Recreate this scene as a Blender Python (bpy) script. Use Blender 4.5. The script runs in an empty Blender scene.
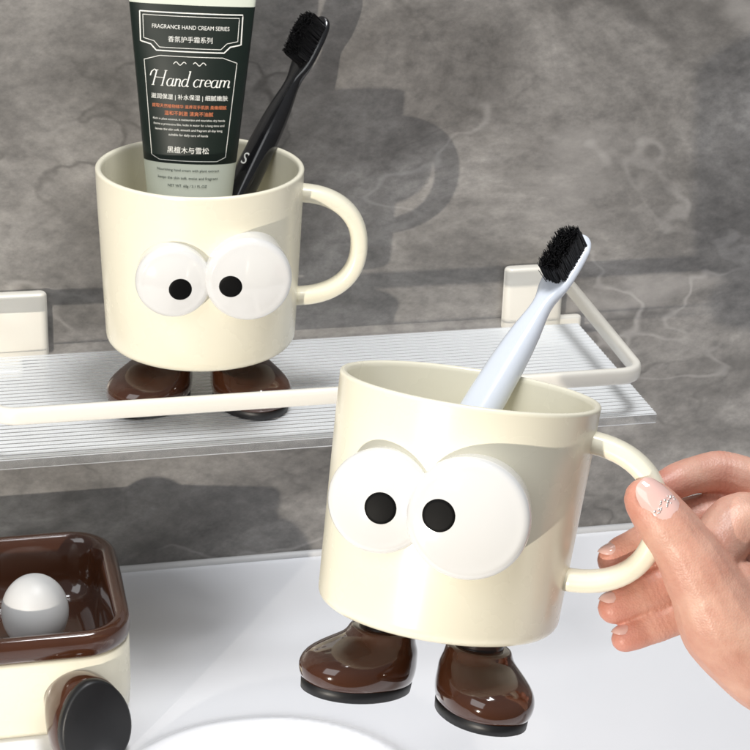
import bpy, math, random
from mathutils import Vector, Matrix, noise
random.seed(4)
S=0.01
sc=bpy.context.scene
sc.view_settings.view_transform='Standard'
try: sc.view_settings.look='None'
except Exception: pass
sc.view_settings.exposure=0
V=Vector
# ------------------------------------------------------------ camera frame
f=1900.;p=math.radians(23.5);th=math.radians(14);ro=math.radians(2)
r0=V((math.cos(th),-math.sin(th),0));F=V((math.sin(th)*math.cos(p),math.cos(th)*math.cos(p),-math.sin(p)));u0=r0.cross(F)
R=r0*math.cos(ro)+u0*math.sin(ro);U=u0*math.cos(ro)-r0*math.sin(ro)
C=V((0,0,48.2))
cd=bpy.data.cameras.new("camera");cam=bpy.data.objects.new("camera",cd);sc.collection.objects.link(cam)
m=Matrix.Identity(4)
for i in range(3):
    m[i][0]=R[i];m[i][1]=U[i];m[i][2]=-F[i];m[i][3]=C[i]*S
cam.matrix_world=m
cd.sensor_width=36;cd.lens=36*f/750;cd.clip_start=0.01;cd.clip_end=50
cd.dof.use_dof=True;cd.dof.focus_distance=.67;cd.dof.aperture_fstop=80
sc.camera=cam

# ------------------------------------------------------------ helpers
def basis(o,x,y,z):
    m=Matrix.Identity(4)
    for i in range(3):
        m[i][0]=x[i];m[i][1]=y[i];m[i][2]=z[i];m[i][3]=o[i]
    return m
def scaled(M):
    m=M.copy()
    for i in range(3): m[i][3]*=S
    return m
def link(o,parent=None,M=None):
    sc.collection.objects.link(o)
    if parent: o.parent=parent
    if M is not None: o.matrix_local=scaled(M)
    return o
def mk(name,vf,mats,parent=None,M=None,smooth=True,subs=0,angle=None):
    vs,fs=vf[0],vf[1]
    me=bpy.data.meshes.new(name)
    me.from_pydata([tuple(c*S for c in v) for v in vs],[],fs)
    if not isinstance(mats,(list,tuple)): mats=[mats]
    for a in mats: me.materials.append(a)
    if len(vf)>2:
        for pl,k in zip(me.polygons,vf[2]): pl.material_index=k
    if smooth:
        for pl in me.polygons: pl.use_smooth=True
    me.validate();me.update()
    o=bpy.data.objects.new(name,me)
    link(o,parent,M)
    if subs:
        s=o.modifiers.new("s",'SUBSURF');s.levels=subs;s.render_levels=subs
    return o
def empty(name,M,label=None,cat=None,parent=None):
    o=bpy.data.objects.new(name,None);o.empty_display_size=.02
    link(o,parent,M)
    if label: o["label"]=label;o["category"]=cat
    return o
def tag(o,label,cat,**k):
    o["label"]=label;o["category"]=cat
    for a,b in k.items(): o[a]=b
def join(*parts):
    vs=[];fs=[]
    for v,f_ in parts:
        n=len(vs);vs+=list(v);fs+=[tuple(i+n for i in q) for q in f_]
    return vs,fs
def xf(vf,M): return [M@V(v) for v in vf[0]],vf[1]
def revolve(prof,n=72):
    vs=[];fs=[];k=len(prof)
    for i in range(n):
        a=2*math.pi*i/n
        for (r,z) in prof: vs.append((r*math.cos(a),r*math.sin(a),z))
    for i in range(n):
        j=(i+1)%n
        for q in range(k-1):
            fs.append((i*k+q,j*k+q,j*k+q+1,i*k+q+1))
    return vs,fs
def loft(secs,cap0=True,cap1=True):
    vs=[];fs=[];n=len(secs[0])
    for s in secs: vs+=list(s)
    for a in range(len(secs)-1):
        for i in range(n):
            j=(i+1)%n
            fs.append((a*n+i,a*n+j,(a+1)*n+j,(a+1)*n+i))
    if cap0: fs.append(tuple(reversed(range(n))))
    if cap1: fs.append(tuple((len(secs)-1)*n+i for i in range(n)))
    return vs,fs
def sweep(path,sec,upv):
    secs=[];n=len(path)
    for i,pt in enumerate(path):
        t=(path[min(i+1,n-1)]-path[max(i-1,0)]).normalized()
        sd=t.cross(upv).normalized();up=sd.cross(t).normalized()
        secs.append([tuple(pt+sd*a+up*b) for a,b in sec])
    return loft(secs)
def ell(a,b,n=20,e=2.0):
    o=[]
    for i in range(n):
        t=2*math.pi*i/n;c=math.cos(t);s=math.sin(t)
        o.append((a*math.copysign(abs(c)**(2/e),c),b*math.copysign(abs(s)**(2/e),s)))
    return o
def rbox(sx,sy,sz,r=.15,n=4):
    secs=[]
    def sec(ins,z):
        a=sx/2-ins;b=sy/2-ins;rr=max(r*2-ins,.02);o=[]
        rr=min(rr,a,b)
        for q,(cx,cy) in enumerate([(a-rr,b-rr),(-a+rr,b-rr),(-a+rr,-b+rr),(a-rr,-b+rr)]):
            for k in range(n+1):
                t=math.pi/2*(q+k/n);o.append((cx+rr*math.cos(t),cy+rr*math.sin(t),z))
        return o
    for k in range(n+1):
        t=math.pi/2*k/n;secs.append(sec(r*(1-math.sin(t)),-sz/2+r*(1-math.cos(t))))
    for k in range(n+1):
        t=math.pi/2*(1-k/n);secs.append(sec(r*(1-math.sin(t)),sz/2-r*(1-math.cos(t))))
    return loft(secs)
def rrect(hx,hy,r,n=8,z=0,cx=0,cy=0):
    o=[]
    for q,(x,y) in enumerate([(hx-r,hy-r),(-hx+r,hy-r),(-hx+r,-hy+r),(hx-r,-hy+r)]):
        for k in range(n+1):
            t=math.pi/2*(q+k/n);o.append((cx+x+r*math.cos(t),cy+y+r*math.sin(t),z))
    return o

# ------------------------------------------------------------ materials
def mat(name,col,rough=.4,coat=0,sss=0,var=.04,vscale=60,bump=0,bscale=400,spec=.5,sssr=(1,.4,.2),rv=.08,cr=.06):
    ma=bpy.data.materials.new(name);ma.use_nodes=True
    nt=ma.node_tree;b=nt.nodes["Principled BSDF"]
    tc=nt.nodes.new("ShaderNodeTexCoord")
    nz=nt.nodes.new("ShaderNodeTexNoise");nz.inputs["Scale"].default_value=vscale;nz.inputs["Detail"].default_value=3
    nt.links.new(tc.outputs["Object"],nz.inputs["Vector"])
    mx=nt.nodes.new("ShaderNodeMix");mx.data_type='RGBA'
    mx.inputs["A"].default_value=(*[c*(1-var) for c in col],1);mx.inputs["B"].default_value=(*[min(1,c*(1+var)) for c in col],1)
    nt.links.new(nz.outputs["Fac"],mx.inputs["Factor"]);nt.links.new(mx.outputs["Result"],b.inputs["Base Color"])
    mr=nt.nodes.new("ShaderNodeMapRange");mr.inputs["To Min"].default_value=max(.02,rough-rv);mr.inputs["To Max"].default_value=rough+rv
    nt.links.new(nz.outputs["Fac"],mr.inputs["Value"]);nt.links.new(mr.outputs["Result"],b.inputs["Roughness"])
    b.inputs["Specular IOR Level"].default_value=spec
    b.inputs["Coat Weight"].default_value=coat;b.inputs["Coat Roughness"].default_value=cr
    if sss:
        b.inputs["Subsurface Weight"].default_value=sss;b.inputs["Subsurface Radius"].default_value=sssr;b.inputs["Subsurface Scale"].default_value=.003
    if bump:
        n2=nt.nodes.new("ShaderNodeTexNoise");n2.inputs["Scale"].default_value=bscale;n2.inputs["Detail"].default_value=3
        nt.links.new(tc.outputs["Object"],n2.inputs["Vector"])
        bp=nt.nodes.new("ShaderNodeBump");bp.inputs["Strength"].default_value=bump;bp.inputs["Distance"].default_value=.0005
        nt.links.new(n2.outputs["Fac"],bp.inputs["Height"]);nt.links.new(bp.outputs["Normal"],b.inputs["Normal"])
    return ma
CREAM=mat("cream_plastic",(.88,.835,.67),.27,coat=.25,var=.015,bump=.03,bscale=60,cr=.16,rv=.05)
WHITE=mat("glossy_white_plastic",(.75,.745,.725),.10,coat=.7,var=.01,rv=.03)
BLACK=mat("glossy_black",(.008,.008,.009),.16,coat=.4)
PUPIL=mat("black_pupil",(.003,.003,.003),.5,spec=.08)
BROWN=mat("glossy_brown_plastic",(.058,.020,.009),.11,coat=.8,var=.15,rv=.04,bump=.05,bscale=80)
DBROWN=mat("dark_brown_plastic",(.020,.009,.006),.25,coat=.2)
SOLE=mat("dark_rubber_sole",(.006,.006,.007),.45,var=.1,bump=.1)
RAIL=mat("off_white_enamel",(.82,.79,.71),.3,coat=.3,var=.02)
BRUSHW=mat("white_brush_plastic",(.80,.85,.93),.2,coat=.3,var=.01)
BRIST=mat("black_bristle",(.006,.006,.008),.5)
SOAP=mat("white_soap",(.70,.70,.69),.4,var=.03)
GREEN=mat("dark_green_tube",(.008,.015,.012),.42,var=.1,bump=.1,bscale=50,spec=.3)
LABEL=mat("cream_label",(.66,.70,.60),.45,var=.02)
TEXTW=mat("white_print",(.85,.85,.8),.6,spec=.2);TEXTR=mat("orange_print",(.75,.25,.12),.6,spec=.2);TEXTD=mat("dark_print",(.03,.05,.04),.6,spec=.2)
CERAM=mat("white_ceramic",(.86,.87,.90),.12,coat=.4,var=.02,vscale=8,rv=.05,bump=.03,bscale=12)
SEAL=mat("white_sealant",(.6,.6,.6),.5)

def stone():
    ma=bpy.data.materials.new("grey_marble");ma.use_nodes=True
    nt=ma.node_tree;N=nt.nodes.new;L=nt.links.new;b=nt.nodes["Principled BSDF"]
    tc=N("ShaderNodeTexCoord")
    mp=N("ShaderNodeMapping");mp.inputs["Rotation"].default_value=(0,math.radians(40),0);mp.inputs["Scale"].default_value=(1,1,1.6)
    L(tc.outputs["Object"],mp.inputs["Vector"])
    def nz(scale,detail=5,rough=.6,dist=0,src=mp,off=0):
        n=N("ShaderNodeTexNoise");n.inputs["Scale"].default_value=scale;n.inputs["Detail"].default_value=detail
        n.inputs["Roughness"].default_value=rough;n.inputs["Distortion"].default_value=dist
        m2=N("ShaderNodeMapping");m2.inputs["Location"].default_value=(off,off*.7,off*1.3);L(src.outputs["Vector"],m2.inputs["Vector"]);L(m2.outputs["Vector"],n.inputs["Vector"]);return n
    def ramp(src,pts,inp="Fac"):
        r=N("ShaderNodeValToRGB");e=r.color_ramp.elements
        while len(e)<len(pts): e.new(.5)
        for k,(pos,c) in enumerate(pts): e[k].position=pos;e[k].color=(*c,1)
        L(src,r.inputs[inp]);return r
    a=nz(9,10,.68,.35,off=7)
    base=ramp(a.outputs["Fac"],[(.32,(.112,.107,.101)),(.44,(.190,.182,.172)),(.54,(.268,.257,.243)),(.68,(.43,.415,.395))])
    g=nz(110,8,.78,0,off=3)
    gr=ramp(g.outputs["Fac"],[(.35,(.68,.68,.69)),(.65,(1.30,1.29,1.28))])
    m1=N("ShaderNodeMix");m1.data_type='RGBA';m1.blend_type='MULTIPLY';m1.inputs["Factor"].default_value=.7
    L(base.outputs["Color"],m1.inputs["A"]);L(gr.outputs["Color"],m1.inputs["B"])
    def vein(scale,off,width,col,amt,prev,dist=.25,mask=6,det=4):
        n=nz(scale,det,.5,dist,off=off)
        s=N("ShaderNodeMath");s.operation='SUBTRACT';s.inputs[1].default_value=.5;L(n.outputs["Fac"],s.inputs[0])
        ab=N("ShaderNodeMath");ab.operation='ABSOLUTE';L(s.outputs[0],ab.inputs[0])
        mr=N("ShaderNodeMapRange");mr.interpolation_type='SMOOTHSTEP';mr.inputs["From Min"].default_value=0;mr.inputs["From Max"].default_value=width
        mr.inputs["To Min"].default_value=1;mr.inputs["To Max"].default_value=0;L(ab.outputs[0],mr.inputs["Value"])
        k=nz(mask,2,.5,0,off=off+9);kr=N("ShaderNodeMapRange");kr.inputs["From Min"].default_value=.46;kr.inputs["From Max"].default_value=.66;kr.inputs["To Max"].default_value=amt
        L(k.outputs["Fac"],kr.inputs["Value"])
        mu=N("ShaderNodeMath");mu.operation='MULTIPLY';L(mr.outputs[0],mu.inputs[0]);L(kr.outputs[0],mu.inputs[1])
        x=N("ShaderNodeMix");x.data_type='RGBA';x.inputs["B"].default_value=(*col,1)
        L(mu.outputs[0],x.inputs["Factor"]);L(prev,x.inputs["A"]);return x.outputs["Result"]
    c=m1.outputs["Result"]
    c=vein(5,1,.04,(.085,.081,.076),.6,c)
    c=vein(9,5,.012,(.06,.057,.053),.6,c)
    c=vein(3,12,.03,(.46,.44,.42),.45,c)
    c=vein(5.5,22,.010,(.52,.50,.48),.5,c,mask=7)
    L(c,b.inputs["Base Color"])
    b.inputs["Roughness"].default_value=.34
    bp=N("ShaderNodeBump");bp.inputs["Strength"].default_value=.06;bp.inputs["Distance"].default_value=.001
    L(g.outputs["Fac"],bp.inputs["Height"]);L(bp.outputs["Normal"],b.inputs["Normal"])
    return ma
STONE=stone()
def acrylic():
    ma=bpy.data.materials.new("clear_ribbed_acrylic");ma.use_nodes=True
    nt=ma.node_tree;N=nt.nodes.new;L=nt.links.new
    out=nt.nodes["Material Output"];b=nt.nodes["Principled BSDF"]
    b.inputs["Base Color"].default_value=(.80,.82,.83,1);b.inputs["Roughness"].default_value=.15
    tr=N("ShaderNodeBsdfTransparent");tr.inputs["Color"].default_value=(.975,.98,.985,1)
    mx=N("ShaderNodeMixShader");fr=N("ShaderNodeFresnel");fr.inputs["IOR"].default_value=1.25
    ad=N("ShaderNodeMath");ad.operation='ADD';ad.use_clamp=True;ad.inputs[1].default_value=.035
    L(fr.outputs[0],ad.inputs[0]);L(ad.outputs[0],mx.inputs[0]);L(tr.outputs[0],mx.inputs[1]);L(b.outputs[0],mx.inputs[2]);L(mx.outputs[0],out.inputs["Surface"])
    return ma
ACR=acrylic()

# ------------------------------------------------------------ setting
WY=85.3
w=mk("stone_wall",xf(rbox(200,3,110,.1),Matrix.Translation((20,WY+1.5,45))),STONE,smooth=False)
tag(w,"polished grey marble wall with pale and dark veins","wall",kind="structure")
nx,ny=330,150;vs=[];fs=[]
x0,x1,y0,y1=-45,80,34,WY-.02
def ss(a,b,x):
    t=max(0,min(1,(x-a)/(b-a)));return t*t*(3-2*t)
for j in range(ny+1):
    for i in range(nx+1):
        x=x0+(x1-x0)*i/nx;y=y0+(y1-y0)*j/ny
        d=math.hypot(max(0,abs(x-12.0)-.3),max(0,abs(y-55.7)-8))-6.2
        z=-6*ss(0,-4,d)+.5*math.exp(-((d-.2)/.6)**2)
        vs.append((x,y,z))
for j in range(ny):
    for i in range(nx):
        a=j*(nx+1)+i;fs.append((a,a+1,a+nx+2,a+nx+1))
ct=mk("countertop",(vs,fs),CERAM);tag(ct,"white glazed ceramic washbasin counter with rounded bowl edge","countertop",kind="structure")
se=mk("sealant_strip",sweep([V((-45,WY-.1,.05)),V((80,WY-.1,.05))],ell(.22,.22,12),V((0,0,1))),SEAL);tag(se,"thin white sealant bead where counter meets wall","sealant",kind="structure")

# ------------------------------------------------------------ shelf
SZ=12.7
sh=empty("wall_shelf",Matrix.Translation((16.3,84,SZ-.5)),"clear ribbed acrylic wall shelf with off-white guard rail","shelf")
Ms=Matrix.Translation((-16.3,-84,-SZ+.5))
ya,yb=72.95,84.1;nr=30;prof=[]
n=nr*6
for k in range(n+1):
    y=ya+(yb-ya)*k/n
    prof.append((y,SZ-.035+.035*math.sin(math.pi*nr*k/n)**2))
prof+= [(yb,SZ-.5),(ya+.1,SZ-.5),(ya,SZ-.42)]
secs=[[(x,y,z) for y,z in prof] for x in (1.2,31.4)]
pl=mk("shelf_plate",loft(secs),ACR,sh,Ms,smooth=False)
path=[]
rz=SZ+2.0;rc=1.0
xl,xr,yf,yk=2.0,30.5,72.9,WY-.5
path.append(V((xl,yk,rz+.4)));path.append(V((xl,yf+rc,rz)))
for k in range(1,9):
    t=math.pi/2*k/8;path.append(V((xl+rc-rc*math.cos(t),yf+rc-rc*math.sin(t),rz)))
path.append(V((xr-rc,yf,rz)))
for k in range(1,9):
    t=math.pi/2*k/8;path.append(V((xr-rc+rc*math.sin(t),yf+rc-rc*math.cos(t),rz)))
path.append(V((xr,yk,rz+.4)))
mk("guard_rail",sweep(path,ell(.22,.38,20,3),V((0,0,1))),RAIL,sh,Ms)
for bx in (3.5,29.2):
    g=join(xf(rbox(3.1,.7,3.3,.18),Matrix.Translation((bx,WY-.37,SZ+1.2))),
           xf(rbox(3.0,1.5,.45,.15),Matrix.Translation((bx+(1.2 if bx>10 else -1.2),WY-.8,SZ-.85))),
           xf(rbox(3.0,.5,1.3,.15),Matrix.Translation((bx+(1.2 if bx>10 else -1.2),WY-.3,SZ-.6))))
    mk("bracket",g,RAIL,sh,Ms)

# ------------------------------------------------------------ mug
def shoe_mesh():
    tab=[(.30,1.78,1.18,-.26),(.42,1.86,1.27,-.28),(.75,1.95,1.34,-.31),(1.05,1.95,1.35,-.30),(1.35,1.85,1.30,-.22),
         (1.6,1.64,1.21,-.06),(1.8,1.34,1.1,.16),(1.95,1.12,1.03,.31),(2.15,1.04,.98,.37),(2.3,1.0,.95,.38),(2.36,.9,.86,.38),(2.34,.75,.72,.38)]
    secs=[]
    for z,L_,W_,cy in tab:
        s=[]
        for i in range(32):
            t=2*math.pi*i/32;c=math.cos(t);q=math.sin(t)
            ww=W_*(1-.10*q*(1 if z<1.5 else 0))
            s.append((ww*math.copysign(abs(c)**.92,c),cy+L_*math.copysign(abs(q)**.95,q),z))
        secs.append(s)
    return loft(secs)
def sole_mesh():
    secs=[]
    for z,k in [(0,.93),(.06,.985),(.40,1.0),(.45,.975),(.46,.9)]:
        secs.append([(1.27*k*(1-.1*math.sin(t))*math.cos(t),-.27+1.88*k*math.sin(t),z) for t in [2*math.pi*i/48 for i in range(48)]])
    return loft(secs)
def leg_mesh(h): return xf(revolve([(0.01,2.0),(.70,2.0),(.72,2.1),(.72,h),(0.01,h)],32),Matrix.Translation((0,.38,0)))
ER=.34;ED=.20
def eye_z(q,r,h):
    R1=r-ER
    if q<=R1: return h+ED*(1-(q/R1)**2)
    return h-ER+math.sqrt(max(0,ER*ER-(q-R1)**2))
def eye_mesh(r,h):
    pr=[(r*.94,-1.2),(r*.98,0)]
    for k in range(8):
        t=math.pi/2*k/7;pr.append((r-ER+ER*math.cos(t),h-ER+ER*math.sin(t)))
    R1=r-ER
    for k in range(1,11):
        q=R1*(1-k/10);pr.append((max(q,.003),h+ED*(1-(q/R1)**2)))
    return revolve(pr,64)
def pupil_mesh(r,h,dx,dz,pr=.54):
    vs=[(dx,dz,eye_z(math.hypot(dx,dz),r,h)+.02)];fs=[];n=48;K=8
    for j in range(1,K+1):
        q=pr*j/K
        for i in range(n):
            t=2*math.pi*i/n;x=dx+q*math.cos(t);y=dz+q*math.sin(t)
            vs.append((x,y,eye_z(math.hypot(x,y),r,h)+(.02 if j<K else -.01)))
    for i in range(n): fs.append((0,1+i,1+(i+1)%n))
    for j in range(K-1):
        for i in range(n):
            a=1+j*n+i;b=1+j*n+(i+1)%n;fs.append((a,a+n,b+n,b))
    return vs,fs
def sweep_h(path):
    secs=[];n=len(path);sec=ell(.52,.38,20,2.8)
    for i,pt in enumerate(path):
        t=(path[min(i+1,n-1)]-path[max(i-1,0)]).normalized()
        sd=V((0,1,0));up=sd.cross(t).normalized()
        secs.append([tuple(pt+sd*a+up*b) for a,b in sec])
    return loft(secs)
def build_mug(M,label,eyes,drop):
    e=empty("mug",M,label,"mug")
    e["group"]="matching cream mugs with bulging eyes"
    rb,rt,H=4.22,4.52,8.05
    pr=[(.01,.12),(3.2,.12),(3.3,0),(rb-.45,0)]
    for k in range(1,7):
        t=math.pi/2*k/6;pr.append((rb-.45+.45*math.sin(t),.45-.45*math.cos(t)))
    for k in range(1,6): pr.append((rb+(rt-rb)*k/6,.45+(H-.6)*k/6))
    pr+=[(rt-.02,H-.14),(rt-.01,H-.06),(rt-.05,H-.01),(rt-.12,H+.01),(rt-.20,H-.01),(rt-.25,H-.07),(rt-.27,H-.2)]
    for k in range(1,6): pr.append((rt-.27-(rt-rb)*k/6,H-.2-(H-1.2)*k/6))
    pr+=[(rb-.33,.8),(rb-.5,.55),(rb-.9,.4),(.01,.38)]
    mk("cup_body",revolve(pr,96),CREAM,e)
    path=[]
    for k in range(33):
        t=-math.pi/2+math.pi*k/32;c=math.cos(t);q=math.sin(t)
        path.append(V((4.05+2.95*abs(c)**.85,0,4.45+2.42*math.copysign(abs(q)**.9,q))))
    path=[V((4.0,0,path[0].z))]+path[1:-1]+[V((4.15,0,path[-1].z))]
    mk("handle",sweep_h(path),CREAM,e)
    for cx,cz,r,tw,hh,dx,dz,pq in eyes:
        ang=math.radians(tw)
        d=V((math.sin(ang),-math.cos(ang),0))
        X=V((math.cos(ang),math.sin(ang),0));Z=V((0,0,1))
        o=V((cx,-math.sqrt(4.36**2-cx*cx)*.97,cz))
        Me=basis(o,X,Z,d)
        ey=mk("eye",eye_mesh(r,hh),WHITE,e,Me)
        mk("pupil",pupil_mesh(r,hh,dx,dz,pq),PUPIL,ey)
    for x_,an in ((-2.0,-42),(1.98,34)):
        Mf=Matrix.Translation((x_,-.9,-2.72-drop))@Matrix.Rotation(math.radians(an),4,'Z')@Matrix.Diagonal((1.18,1.13,.97,1))
        s=mk("shoe",shoe_mesh(),BROWN,e,Mf,subs=1)
        mk("sole",sole_mesh(),SOLE,s)
        mk("leg",leg_mesh((2.85+drop)/.97),DBROWN,s)
    return e
def frame(o,a,ref,phi):
    a=a.normalized();x=(ref-a*a.dot(ref)).normalized();y=a.cross(x)
    M0=basis(o,x,y,a);return M0,M0@Matrix.Rotation(math.radians(phi),4,'Z')
B0,BM=frame(V((11.45,78.5,15.42)),V((0,0,1)),r0,5)
F0,FM=frame(V((16.27,55.15,14.31)),V((1.33,1.82,7.79)),R,-14)
build_mug(BM,"cream cartoon mug standing on brown shoes on the clear shelf",
   ((-1.10,4.50,1.58,1,1.0,.30,-.18,.50),(1.95,4.62,1.83,6,1.3,-.80,-.15,.50)),0)
build_mug(FM,"cream cartoon mug lifted by its handle above the counter",
   ((-1.60,4.50,1.74,1,.95,.14,-.12,.55),(1.33,4.58,2.0,6,1.3,-.92,.03,.56)),.28)

# ------------------------------------------------------------ toothbrush
def brush(Mparent,base,thru,L_,bdir,mh,label,br_len=.85,wide=1.0):
    base=Mparent@V(base);thru=Mparent@V(thru)
    z=(thru-base).normalized();b=(bdir-z*z.dot(bdir)).normalized();y=-b;x=y.cross(z)
    M=basis(base,x,y,z)
    e=empty("toothbrush",M,label,"toothbrush")
    tab=[(0,.30,.25),(.05,.5,.4),(.5,.62,.5),(3,.66,.56),(L_*.45,.66,.56),(L_*.62,.60,.52),(L_*.72,.48,.40),(L_-3.7,.34,.29),(L_-3.1,.34,.25),(L_-2.7,.5,.22),(L_-2.2,.58,.2),(L_-.9,.58,.2),(L_-.4,.5,.2),(L_-.1,.32,.18),(L_,.12,.1)]
    secs=[]
    for zz,a,bb in tab: secs.append([(q[0]*wide,q[1]*wide,zz) for q in ell(a,bb,20,2.3)])
    h=mk("brush_handle",loft(secs),mh,e,subs=1)
    vs=[];fs=[]
    for r in range(12):
        for c in range(5):
            if r in (0,11) and c in (0,4): continue
            cz=L_-2.35+r*.18;cx=(c-2)*.19
            for k in range(26):
                a=random.random()*6.28;q=random.random()**.5*.11
                bx=cx+q*math.cos(a);bz=cz+q*math.sin(a)
                ln=br_len*(1+.03*math.sin(r*1.5+c)-.14*(abs(r-5.5)/5.5)**2-.08*(abs(c-2)/2)**2)+random.uniform(-.07,.04)
                tx=bx+random.gauss(0,.03)+(c-2)*.01;tz=bz+random.gauss(0,.03)
                n=len(vs);w_=.020
                for (X,Z,Y,ww) in ((bx,bz,-.15,w_),(tx,tz,-.15-ln,w_*.6)):
                    vs+= [(X+ww,Y,Z),(X,Y,Z+ww),(X-ww,Y,Z),(X,Y,Z-ww)]
                for i in range(4):
                    j=(i+1)%4;fs.append((n+i,n+j,n+4+j,n+4+i))
                fs.append((n+7,n+6,n+5,n+4))
    mk("bristles",(vs,fs),BRIST,e)
    return e,h
brush(F0,(-2.4,-1,.7),(1.24,3.45,8.05),15.95,(-R*.6+U*.25-F*.9),BRUSHW,"white toothbrush with black bristles leaning in the held mug",br_len=.95,wide=1.15)
be,bh=brush(B0,(-1.2,-1,.7),(2.4,2.9,8.0),15.7,(-R*.6+U*.2-F*.85),BLACK,"glossy black toothbrush with black bristles leaning in the mug",br_len=1.05,wide=1.1)

# ------------------------------------------------------------ text
def text_mesh(s,width,shear=0,height=None,bold=0):
    cu=bpy.data.curves.new("t",'FONT');cu.body=s;cu.shear=shear;cu.offset=bold;cu.align_x='LEFT';cu.resolution_u=3
    o=bpy.data.objects.new("t",cu);sc.collection.objects.link(o)
    dg=bpy.context.evaluated_depsgraph_get();dg.update()
    me=bpy.data.meshes.new_from_object(o.evaluated_get(dg))
    vs=[v.co.copy() for v in me.vertices];fs=[tuple(pl.vertices) for pl in me.polygons]
    bpy.data.objects.remove(o);bpy.data.curves.remove(cu)
    if not vs: return [],[]
    xa=min(v.x for v in vs);xb=max(v.x for v in vs);ym=min(v.y for v in vs);yM=max(v.y for v in vs)
    k=width/(xb-xa);ky=k if height is None else height/(yM-ym)
    return [((v.x-(xa+xb)/2)*k,(v.y-(ym+yM)/2)*ky) for v in vs],fs
sv,sf=text_mesh("S",.30)
mk("print",([(x_,-.625,8.3+y_) for x_,y_ in sv],sf),TEXTW,be,smooth=False)
TH=17.0
def tubew(z):
    t=max(0,min(1,(z-2.2)/(TH-2.2)));return 1.45+(2.95-1.45)*t**.95
def tubed(z):
    t=max(0,min(1,(z-2.2)/(TH-2.2)));return 1.35*(1-t)**.75+.07
Mt=B0@Matrix.Translation((-.62,.35,.4))@Matrix.Rotation(math.radians(-5),4,'X')@Matrix.Rotation(math.radians(.6),4,'Y')
te=empty("cream_tube",Mt,"dark green hand cream tube with white lettering standing in mug","cosmetic tube")
secs=[];zs=[2.0,2.2]+[2.2+(TH-2.2)*k/90 for k in range(1,91)]
for z in zs:
    k=.9 if z==2.0 else 1
    secs.append([(a*k,b*k,z) for a,b in ell(tubew(z),tubed(z),48,2.1)])
v_,f_=loft(secs)
ZB=7.65
def vz(v): return 8.4+(147-v)/23.6
def zone(z): return 1 if (z<ZB or z>vz(6)) else 0
mi=[zone(sum(v_[i][2] for i in q)/len(q)) for q in f_]
mk("tube_body",(v_,f_,mi),[GREEN,LABEL],te)
mk("cap",revolve([(.01,0),(1.35,0),(1.42,.1),(1.42,1.9),(1.3,2.02),(.01,2.02)],48),BLACK,te)
def fy(x,z,off=.022):
    a=tubew(z);b=tubed(z);q=min(.98,abs(x)/a);return -b*(1-q**2.1)**(1/2.1)-off
def put(name,vf,z,mt,x=0):
    vs,fs=vf
    if not vs: return
    mk(name,([(a+x,fy(a+x,b+z),b+z) for a,b in vs],fs),mt,te,smooth=False)
def addt(s,v,w,mt=TEXTW,shear=0,h=None,x=0,bold=0): put("print",text_mesh(s,w,shear,h,bold),vz(v),mt,x)
addt("FRAGRANCE HAND CREAM SERIES",28,3.3,h=.17)
addt("香氛护手霜系列",40,1.9)
def arc(cx,cy,rx,ry,a0,a1,n=14): return [(cx+rx*math.cos(math.radians(a0+(a1-a0)*k/n)),cy+ry*math.sin(math.radians(a0+(a1-a0)*k/n))) for k in range(n+1)]
bowl=arc(.42,.5,.40,.5,60,395,20)
tail=[(.82,.25),(.86,.08),(.98,.0),(1.12,.12)]
def arch(x): return [(x,.6)]+arc(x+.32,.62,.30,.36,150,20,8)+[(x+.60,.3),(x+.62,.08)]
def stem(x,h): return [(x-.16,h-.08),(x,h),(x,h-.2),(x,.0)]
G={'H':([[(0,0),(0,2)],[(1.35,0),(1.35,2)],[(0,1.05),(1.35,1.05)],[(-.22,0),(.22,0)],[(1.13,0),(1.57,0)],[(-.22,2),(.22,2)],[(1.13,2),(1.57,2)],[(-.75,1.2),(-.72,1.75),(-.35,2.1),(-.05,1.85)]],1.95),
 'a':([bowl,[(.82,1),(.82,.25)]+tail[1:]],1.18),
 'n':([stem(.1,1),arch(.1)+[(.78,0),(.92,.12)]],1.0),
 'd':([bowl,[(.62,1.98),(.82,2.05),(.82,.25)]+tail[1:]],1.18),
 'c':([arc(.45,.5,.42,.5,50,320,20)],.92),
 'r':([stem(.1,1),[(.1,.6)]+arc(.36,.62,.26,.36,150,50,6)],.68),
 'e':([[(.08,.5),(.78,.58)]+arc(.43,.55,.37,.45,10,300,18)+[(.85,.25)]],.95),
 'm':([stem(.1,1),arch(.1),arch(.72)+[(1.42,0),(1.58,.12)]],1.65)}
def nib(P,wt,wn):
    Q=[]
    for a,b in zip(P[:-1],P[1:]):
        for k in range(3): Q.append((a[0]+(b[0]-a[0])*k/3,a[1]+(b[1]-a[1])*k/3))
    Q.append(P[-1]);vs=[];fs=[]
    for i,q in enumerate(Q):
        a=Q[max(i-1,0)];b=Q[min(i+1,len(Q)-1)];d=V((b[0]-a[0],b[1]-a[1])).normalized()
        w_=wn+(wt-wn)*abs(d.y)**1.6
        vs+=[(q[0]-d.y*w_/2,q[1]+d.x*w_/2),(q[0]+d.y*w_/2,q[1]-d.x*w_/2)]
    for i in range(len(Q)-1): fs.append((2*i,2*i+1,2*i+3,2*i+2))
    return vs,fs
pp=[];X=0
for ch in "Hand cream":
    if ch==' ': X+=.55;continue
    st,wd_=G[ch]
    for s_ in st:
        v2,f2=nib(s_,.19,.06);pp.append(([(x+X+.28*y,y) for x,y in v2],f2))
    X+=wd_
cal=join(*pp);xa=min(v[0] for v in cal[0]);xb=max(v[0] for v in cal[0]);k_=3.45/(xb-xa)
put("print",([((x-(xa+xb)/2)*k_,(y-.9)*k_*1.1) for x,y in cal[0]],cal[1]),vz(80),TEXTW)
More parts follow.
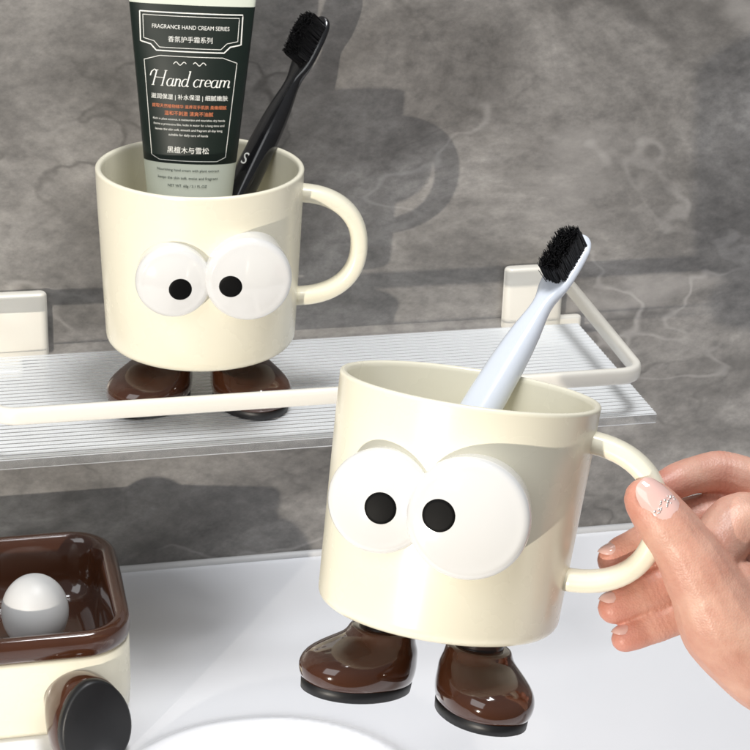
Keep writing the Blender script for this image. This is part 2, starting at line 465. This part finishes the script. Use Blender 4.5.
addt("滋润保湿 | 补水保湿 | 细腻嫩肤",98,3.3,bold=.005)
addt("提取天然植物精华 滋养双手肌肤 柔嫩细腻",107,3.2,TEXTR)
addt("温和不刺激 清爽不油腻",114,2.1,TEXTR)
for k,s_ in enumerate(("Rich in plant essence, it moisturizes and nourishes dry hands","forms a protective film, locks in water for a long time and","leaves the skin soft, smooth and fragrant all day long","suitable for daily care of hands")):
    addt(s_,120.5+k*5.2,(3.1,3.05,2.9,1.7)[k])
addt("黑檀木与雪松",151,1.8)
for k,s in enumerate(("Nourishing hand cream with plant extract","keeps the skin soft, moist and fragrant","NET WT. 60g / 2.1 FL.OZ")):
    addt(s,172+k*8,(2.7,2.6,1.7)[k],TEXTD)
def strip(pts,w,n=10):
    vs=[];fs=[]
    P=[]
    for a,b in zip(pts[:-1],pts[1:]):
        for k in range(n): P.append((a[0]+(b[0]-a[0])*k/n,a[1]+(b[1]-a[1])*k/n))
    P.append(pts[-1])
    for i,q in enumerate(P):
        a=P[max(i-1,0)];b=P[min(i+1,len(P)-1)];d=V((b[0]-a[0],b[1]-a[1])).normalized()
        vs+=[(q[0]-d.y*w/2,q[1]+d.x*w/2),(q[0]+d.y*w/2,q[1]-d.x*w/2)]
    for i in range(len(P)-1): fs.append((2*i,2*i+1,2*i+3,2*i+2))
    return vs,fs
for ins,wd in ((0,.05),(.14,.025)):
    hw=2.2-ins;zt=vz(14)-ins;zb=vz(52)+ins
    pts=[(-hw,zt),(hw,zt),(hw-.05,zb+.35),(hw-.5,zb+.25),(hw-.75,zb),(-hw+.75,zb),(-hw+.5,zb+.25),(-hw+.05,zb+.35),(-hw,zt)]
    put("printed_frame",strip(pts,wd),0,TEXTW)
put("printed_frame",strip([(-1.98,vz(62)),(-1.6,vz(158)),(-1.25,vz(162)),(1.25,vz(162)),(1.6,vz(158)),(2.0,vz(62)),(1.4,vz(57)),(-1.3,vz(57)),(-1.98,vz(62))],.025,14),0,TEXTW)
for sgn in (-1,1):
    put("printed_ornament",strip([(sgn*(.15+.05*k),vz(64)+.07*math.sin(k*.9)) for k in range(12)],.03,3),0,TEXTW)

# ------------------------------------------------------------ soap box
SBO=V((2.1,75.8,0))
sb=empty("soap_box",Matrix.Translation(SBO),"cream and brown soap box with a shoe foot on the counter","soap box")
hx,hy,rr=5.3,4.9,2.2
def ring(z,ins): return rrect(hx-ins,hy-ins,max(.3,rr-ins),10,z)
mk("box_body",loft([ring(0,.5),ring(.1,.28),(ring(.5,.05)),ring(1.5,0),ring(3.75,.02),ring(3.88,.1),ring(3.88,.4)],cap1=False),CREAM,sb)
lin=[ring(3.7,.35),ring(3.9,.16),ring(4.0,.02),ring(4.3,-.04),ring(4.8,-.02),ring(5.0,.12),ring(5.08,.32),ring(5.0,.55),ring(4.7,.75),ring(3.2,.95),ring(2.4,1.2),ring(2.1,1.8)]
mk("tray",loft(lin,cap0=False),BROWN,sb)
n_=(-F*.78+R*.50+V((0,0,-.16))).normalized()
zz=-n_;xx=V((0,0,1)).cross(zz).normalized();yy=zz.cross(xx)
Mf=basis(V((5.5,69.0,2.0))-SBO,xx,yy,zz)@Matrix.Diagonal((1.3,1.1,1.15,1))
s=mk("shoe",shoe_mesh(),BROWN,sb,Mf,subs=1);mk("sole",sole_mesh(),SOLE,s);mk("leg",leg_mesh(3.3),DBROWN,s)
so=mk("soap",xf(revolve([(max(.01,1.5*math.sin(math.pi*k/24)),-1.75*math.cos(math.pi*k/24)) for k in range(25)],40),Matrix.Translation((3.4,75.0,4.1))),SOAP)
tag(so,"smooth white egg-shaped soap lying in the brown tray","soap")

# ------------------------------------------------------------ hand
HO=V((22.24,53.83,17.69));HM=basis(HO,R,U,-F)
def hp(u,v,w): return V(((u-620)/29.2,(530-v)/29.2,w))
def sphere(c,r,n=12,m_=8):
    vs=[];fs=[]
    for j in range(m_+1):
        ph=math.pi*j/m_
        for i in range(n):
            t=2*math.pi*i/n;vs.append((c[0]+r*math.sin(ph)*math.cos(t),c[1]+r*math.sin(ph)*math.sin(t),c[2]+r*math.cos(ph)))
    for j in range(m_):
        for i in range(n):
            k=(i+1)%n;fs.append((j*n+i,(j+1)*n+i,(j+1)*n+k,j*n+k))
    return vs,fs
def chain(pts):
    out=[];P=[(hp(*q[:3]),q[3]) for q in pts];n=len(P)
    for i in range(n-1):
        p0=P[max(i-1,0)];p1=P[i];p2=P[i+1];p3=P[min(i+2,n-1)]
        st=max(3,int((p2[0]-p1[0]).length/.13))
        for k in range(st+(1 if i==n-2 else 0)):
            t=k/st
            c=.5*((2*p1[0])+(p2[0]-p0[0])*t+(2*p0[0]-5*p1[0]+4*p2[0]-p3[0])*t*t+(3*p1[0]-p0[0]-3*p2[0]+p3[0])*t**3)
            out.append((c,p1[1]+(p2[1]-p1[1])*t))
    return out
chains=dict(
 thumb=[(638,496,1.66,.72),(647,505,1.74,.88),(659,520,1.76,.98),(671,536,1.72,1.02),(684,556,1.62,1.16),(700,584,1.4,1.3),(724,624,1.0,1.62),(785,668,.2,1.85),(880,690,-.6,1.9)],
 index=[(664,489,-.35,.56),(680,482,-.6,.64),(702,476,-1.0,.67),(728,474,-1.3,.77),(755,482,-1.3,.78),(790,500,-1.3,.9),(840,540,-1.2,1.1)],
 middle=[(615,562,-.66,.55),(625,557,-.80,.65),(637,552,-.88,.68),(650,547,-.98,.76),(672,538,-1.15,.76),(702,523,-1.5,.88),(745,528,-1.6,1.0),(830,570,-1.4,1.15)],
 ring=[(617,611,-.85,.57),(627,606,-.95,.67),(640,601,-1.03,.71),(654,594,-1.13,.80),(676,583,-1.3,.82),(702,567,-1.6,.9),(750,572,-1.6,1.0),(840,610,-1.3,1.15)],
 little=[(628,642,-.80,.48),(638,638,-.9,.56),(648,634,-1.0,.59),(661,628,-1.1,.68),(684,619,-1.3,.70),(710,605,-1.5,.84),(760,612,-1.5,1.0),(840,650,-1.2,1.0)],
 palm=[(755,560,-.9,1.35),(850,590,-1.0,1.5),(900,640,-.9,1.8),(960,675,-.9,1.9),(1050,715,-1.2,2.0),(1200,770,-2,2.35)],
 web=[(702,556,1.1,.95),(718,540,.6,1.0),(745,522,0,1.05),(820,555,-.7,1.1)],
 heel=[(724,598,.7,1.5),(775,620,-.1,1.65),(850,640,-.7,1.7)])
parts=[]
for k,c in chains.items():
    for q,r in chain(c): parts.append(sphere(q,r))
hand=mk("person",join(*parts),[mat("x",(1,1,1))],None,HM)
rm=hand.modifiers.new("r",'REMESH');rm.mode='VOXEL';rm.voxel_size=.0006
sm=hand.modifiers.new("sm",'SMOOTH');sm.iterations=8;sm.factor=.5
dg=bpy.context.evaluated_depsgraph_get();dg.update()
me=bpy.data.meshes.new_from_object(hand.evaluated_get(dg));hand.modifiers.clear();hand.data=me
for pl_ in me.polygons: pl_.use_smooth=True
tips=[(hp(*chains[k][0][:3]),1.1) for k in ("thumb","index","middle","ring","little")]
knk=[]
for k,ix,sc_ in (("thumb",4,1),("middle",3,.8),("ring",3,.8),("little",3,.7),("index",3,.8),("middle",5,.9),("ring",5,.9)):
    q=chains[k];knk.append((hp(*q[ix][:3]),(hp(*q[ix-1][:3])-hp(*q[ix+1][:3])).normalized(),sc_))
at=me.attributes.new("tip",'FLOAT','POINT');kn=me.attributes.new("crease",'FLOAT','POINT')
nrm=[v.normal.copy() for v in me.vertices]
for i,v in enumerate(me.vertices):
    c=v.co/S
    tv=max(math.exp(-((c-q).length/.9)**2) for q,_ in tips)
    val=0
    for q,d,k_s in knk:
        dd=(c-q)
        if dd.length<1.5:
            s_=dd.dot(d)+.05*math.sin(7*dd.z+5*dd.y)+.03*noise.noise(c*4)
            val=max(val,max(math.exp(-((s_-o)/.045)**2)*aa for o,aa in ((-.34,.45),(-.13,.8),(.03,1),(.22,.6)))*(1-dd.length/1.5))
            tv=max(tv,.55*math.exp(-(dd.length/.9)**2))
    at.data[i].value=tv
    kn.data[i].value=val
    v.co=v.co-nrm[i]*(val*.028*S)+nrm[i]*S*(.016*noise.noise(c*1.6)+.005*noise.noise(c*5))
SK=bpy.data.materials.new("skin");SK.use_nodes=True
nt=SK.node_tree;N=nt.nodes.new;L=nt.links.new;b=nt.nodes["Principled BSDF"]
a1=N("ShaderNodeAttribute");a1.attribute_name="tip";a2=N("ShaderNodeAttribute");a2.attribute_name="crease"
tc=N("ShaderNodeTexCoord");nz=N("ShaderNodeTexNoise");nz.inputs["Scale"].default_value=80;nz.inputs["Detail"].default_value=5;nz.inputs["Roughness"].default_value=.55;L(tc.outputs["Object"],nz.inputs["Vector"])
rp=N("ShaderNodeValToRGB");e=rp.color_ramp.elements;e[0].position=.33;e[0].color=(.58,.29,.21,1);e[1].position=.67;e[1].color=(.70,.42,.315,1);L(nz.outputs["Fac"],rp.inputs["Fac"])
m2=N("ShaderNodeMix");m2.data_type='RGBA';m2.inputs["B"].default_value=(.66,.23,.18,1);L(rp.outputs["Color"],m2.inputs["A"])
ml=N("ShaderNodeMath");ml.operation='MULTIPLY';ml.inputs[1].default_value=.58;L(a1.outputs["Fac"],ml.inputs[0]);L(ml.outputs[0],m2.inputs["Factor"])
m3=N("ShaderNodeMix");m3.data_type='RGBA';m3.inputs["B"].default_value=(.40,.13,.095,1);L(m2.outputs["Result"],m3.inputs["A"])
ml3=N("ShaderNodeMath");ml3.operation='MULTIPLY';ml3.inputs[1].default_value=.4;L(a2.outputs["Fac"],ml3.inputs[0]);L(ml3.outputs[0],m3.inputs["Factor"])
L(m3.outputs["Result"],b.inputs["Base Color"])
b.inputs["Roughness"].default_value=.44;b.inputs["Subsurface Weight"].default_value=.14;b.inputs["Subsurface Radius"].default_value=(1,.35,.2);b.inputs["Subsurface Scale"].default_value=.003
n2=N("ShaderNodeTexVoronoi");n2.inputs["Scale"].default_value=1300;L(tc.outputs["Object"],n2.inputs["Vector"])
bp=N("ShaderNodeBump");bp.inputs["Strength"].default_value=.18;bp.inputs["Distance"].default_value=.0005;L(n2.outputs["Distance"],bp.inputs["Height"])
L(bp.outputs["Normal"],b.inputs["Normal"])
me.materials.clear();me.materials.append(SK)
tag(hand,"bare hand with manicured nails pinching the mug handle","person")
NAIL=mat("pink_nail_varnish",(.80,.52,.46),.08,coat=.8,var=.04)
GEM=mat("silver_glitter_gem",(.9,.9,.88),.08,coat=1)
GEM.node_tree.nodes["Principled BSDF"].inputs["Metallic"].default_value=.8
def nail(c,d,nrm,r,Ln,Wn,tp_=.0):
    d=d.normalized();nrm=(nrm-d*d.dot(nrm)).normalized();s=d.cross(nrm)
    vs=[];fs=[];nr_,na=6,28
    vs.append(c+nrm*(r+.05))
    for j in range(1,nr_+1):
        q=j/nr_
        for i in range(na):
            t=2*math.pi*i/na;ct=math.cos(t);st=math.sin(t)
            a=Ln*q*math.copysign(abs(ct)**.8,ct);ph=Wn*q*math.copysign(abs(st)**.8,st)
            lift=.05*(1-q**4)-.02*(q**6)
            rr_=r*(1-.08*max(0,a/Ln)**2)-tp_*a/Ln+lift
            vs.append(c+d*a+(nrm*math.cos(ph)+s*math.sin(ph))*rr_)
    for i in range(na): fs.append((0,1+i,1+(i+1)%na))
    for j in range(nr_-1):
        for i in range(na):
            a=1+j*na+i;b_=1+j*na+(i+1)%na;fs.append((a,a+na,b_+na,b_))
    return mk("nail",(vs,fs),NAIL,hand)
tp=[hp(*q[:3]) for q in chains["thumb"]]
nc=tp[0]*.45+tp[1]*.55
nv=V((.16,.38,.9))
nl=nail(nc,tp[0]-tp[2],nv,.845,.82,.80,.085)
dd=(tp[0]-tp[2]).normalized();nn=(nv-dd*dd.dot(nv)).normalized();ssd=dd.cross(nn)
gp=[]
for k in range(20):
    a=-.22+random.uniform(-.16,.12);ph=-.5+k*.052
    gp.append(sphere(nc+dd*a+(nn*math.cos(ph)+ssd*math.sin(ph))*.92,random.uniform(.03,.055),6,4))
mk("nail_gem",join(*gp),GEM,nl,smooth=False)
for k in ("middle","ring","little"):
    q=[hp(*z[:3]) for z in chains[k]]
    nail(q[0]*.9+q[1]*.1,q[0]-q[2]+V((0,0,.1)),V((-.35,.85,.3)),chains[k][0][3]*1.0,.45,.8)

# ------------------------------------------------------------ light
def aim(o,tgt):
    d=(tgt-o.location).normalized();o.rotation_euler=d.to_track_quat('-Z','Y').to_euler()
def lamp(name,kind,loc,tgt,W,col,**k):
    l=bpy.data.lights.new(name,kind);l.energy=W;l.color=col
    for a,b in k.items(): setattr(l,a,b)
    o=bpy.data.objects.new(name,l);sc.collection.objects.link(o);o.location=V(loc)*S;aim(o,V(tgt)*S);return o
lamp("window_sunlight",'SPOT',(-57.5,-20,12),(18,78,14),40,(1,.92,.81),spot_size=math.radians(70),spot_blend=.3,shadow_soft_size=.009)
lamp("left_soft_fill",'AREA',(-70,-10,105),(18,70,10),6,(.96,.98,1),shape='RECTANGLE',size=.9,size_y=.9)  # added soft fill from upper left, softens shade and gives glossy plastic highlights
lamp("overhead_fill",'AREA',(30,50,160),(18,74,5),17,(.98,.985,1),shape='RECTANGLE',size=.4,size_y=.4)  # unseen overhead fill, added to brighten the counter and upper faces
wd=bpy.data.worlds.new("World");sc.world=wd;wd.use_nodes=True
nt=wd.node_tree;bg=nt.nodes["Background"]
tc=nt.nodes.new("ShaderNodeTexCoord");sp=nt.nodes.new("ShaderNodeSeparateXYZ");nt.links.new(tc.outputs["Generated"],sp.inputs[0])
rp=nt.nodes.new("ShaderNodeValToRGB");e=rp.color_ramp.elements
e[0].position=.2;e[0].color=(.34,.30,.27,1);e[1].position=.8;e[1].color=(.84,.87,.92,1)
mr=nt.nodes.new("ShaderNodeMapRange");mr.inputs["From Min"].default_value=-1;mr.inputs["From Max"].default_value=1
nt.links.new(sp.outputs["Z"],mr.inputs["Value"]);nt.links.new(mr.outputs["Result"],rp.inputs["Fac"]);nt.links.new(rp.outputs["Color"],bg.inputs["Color"])
bg.inputs["Strength"].default_value=.25
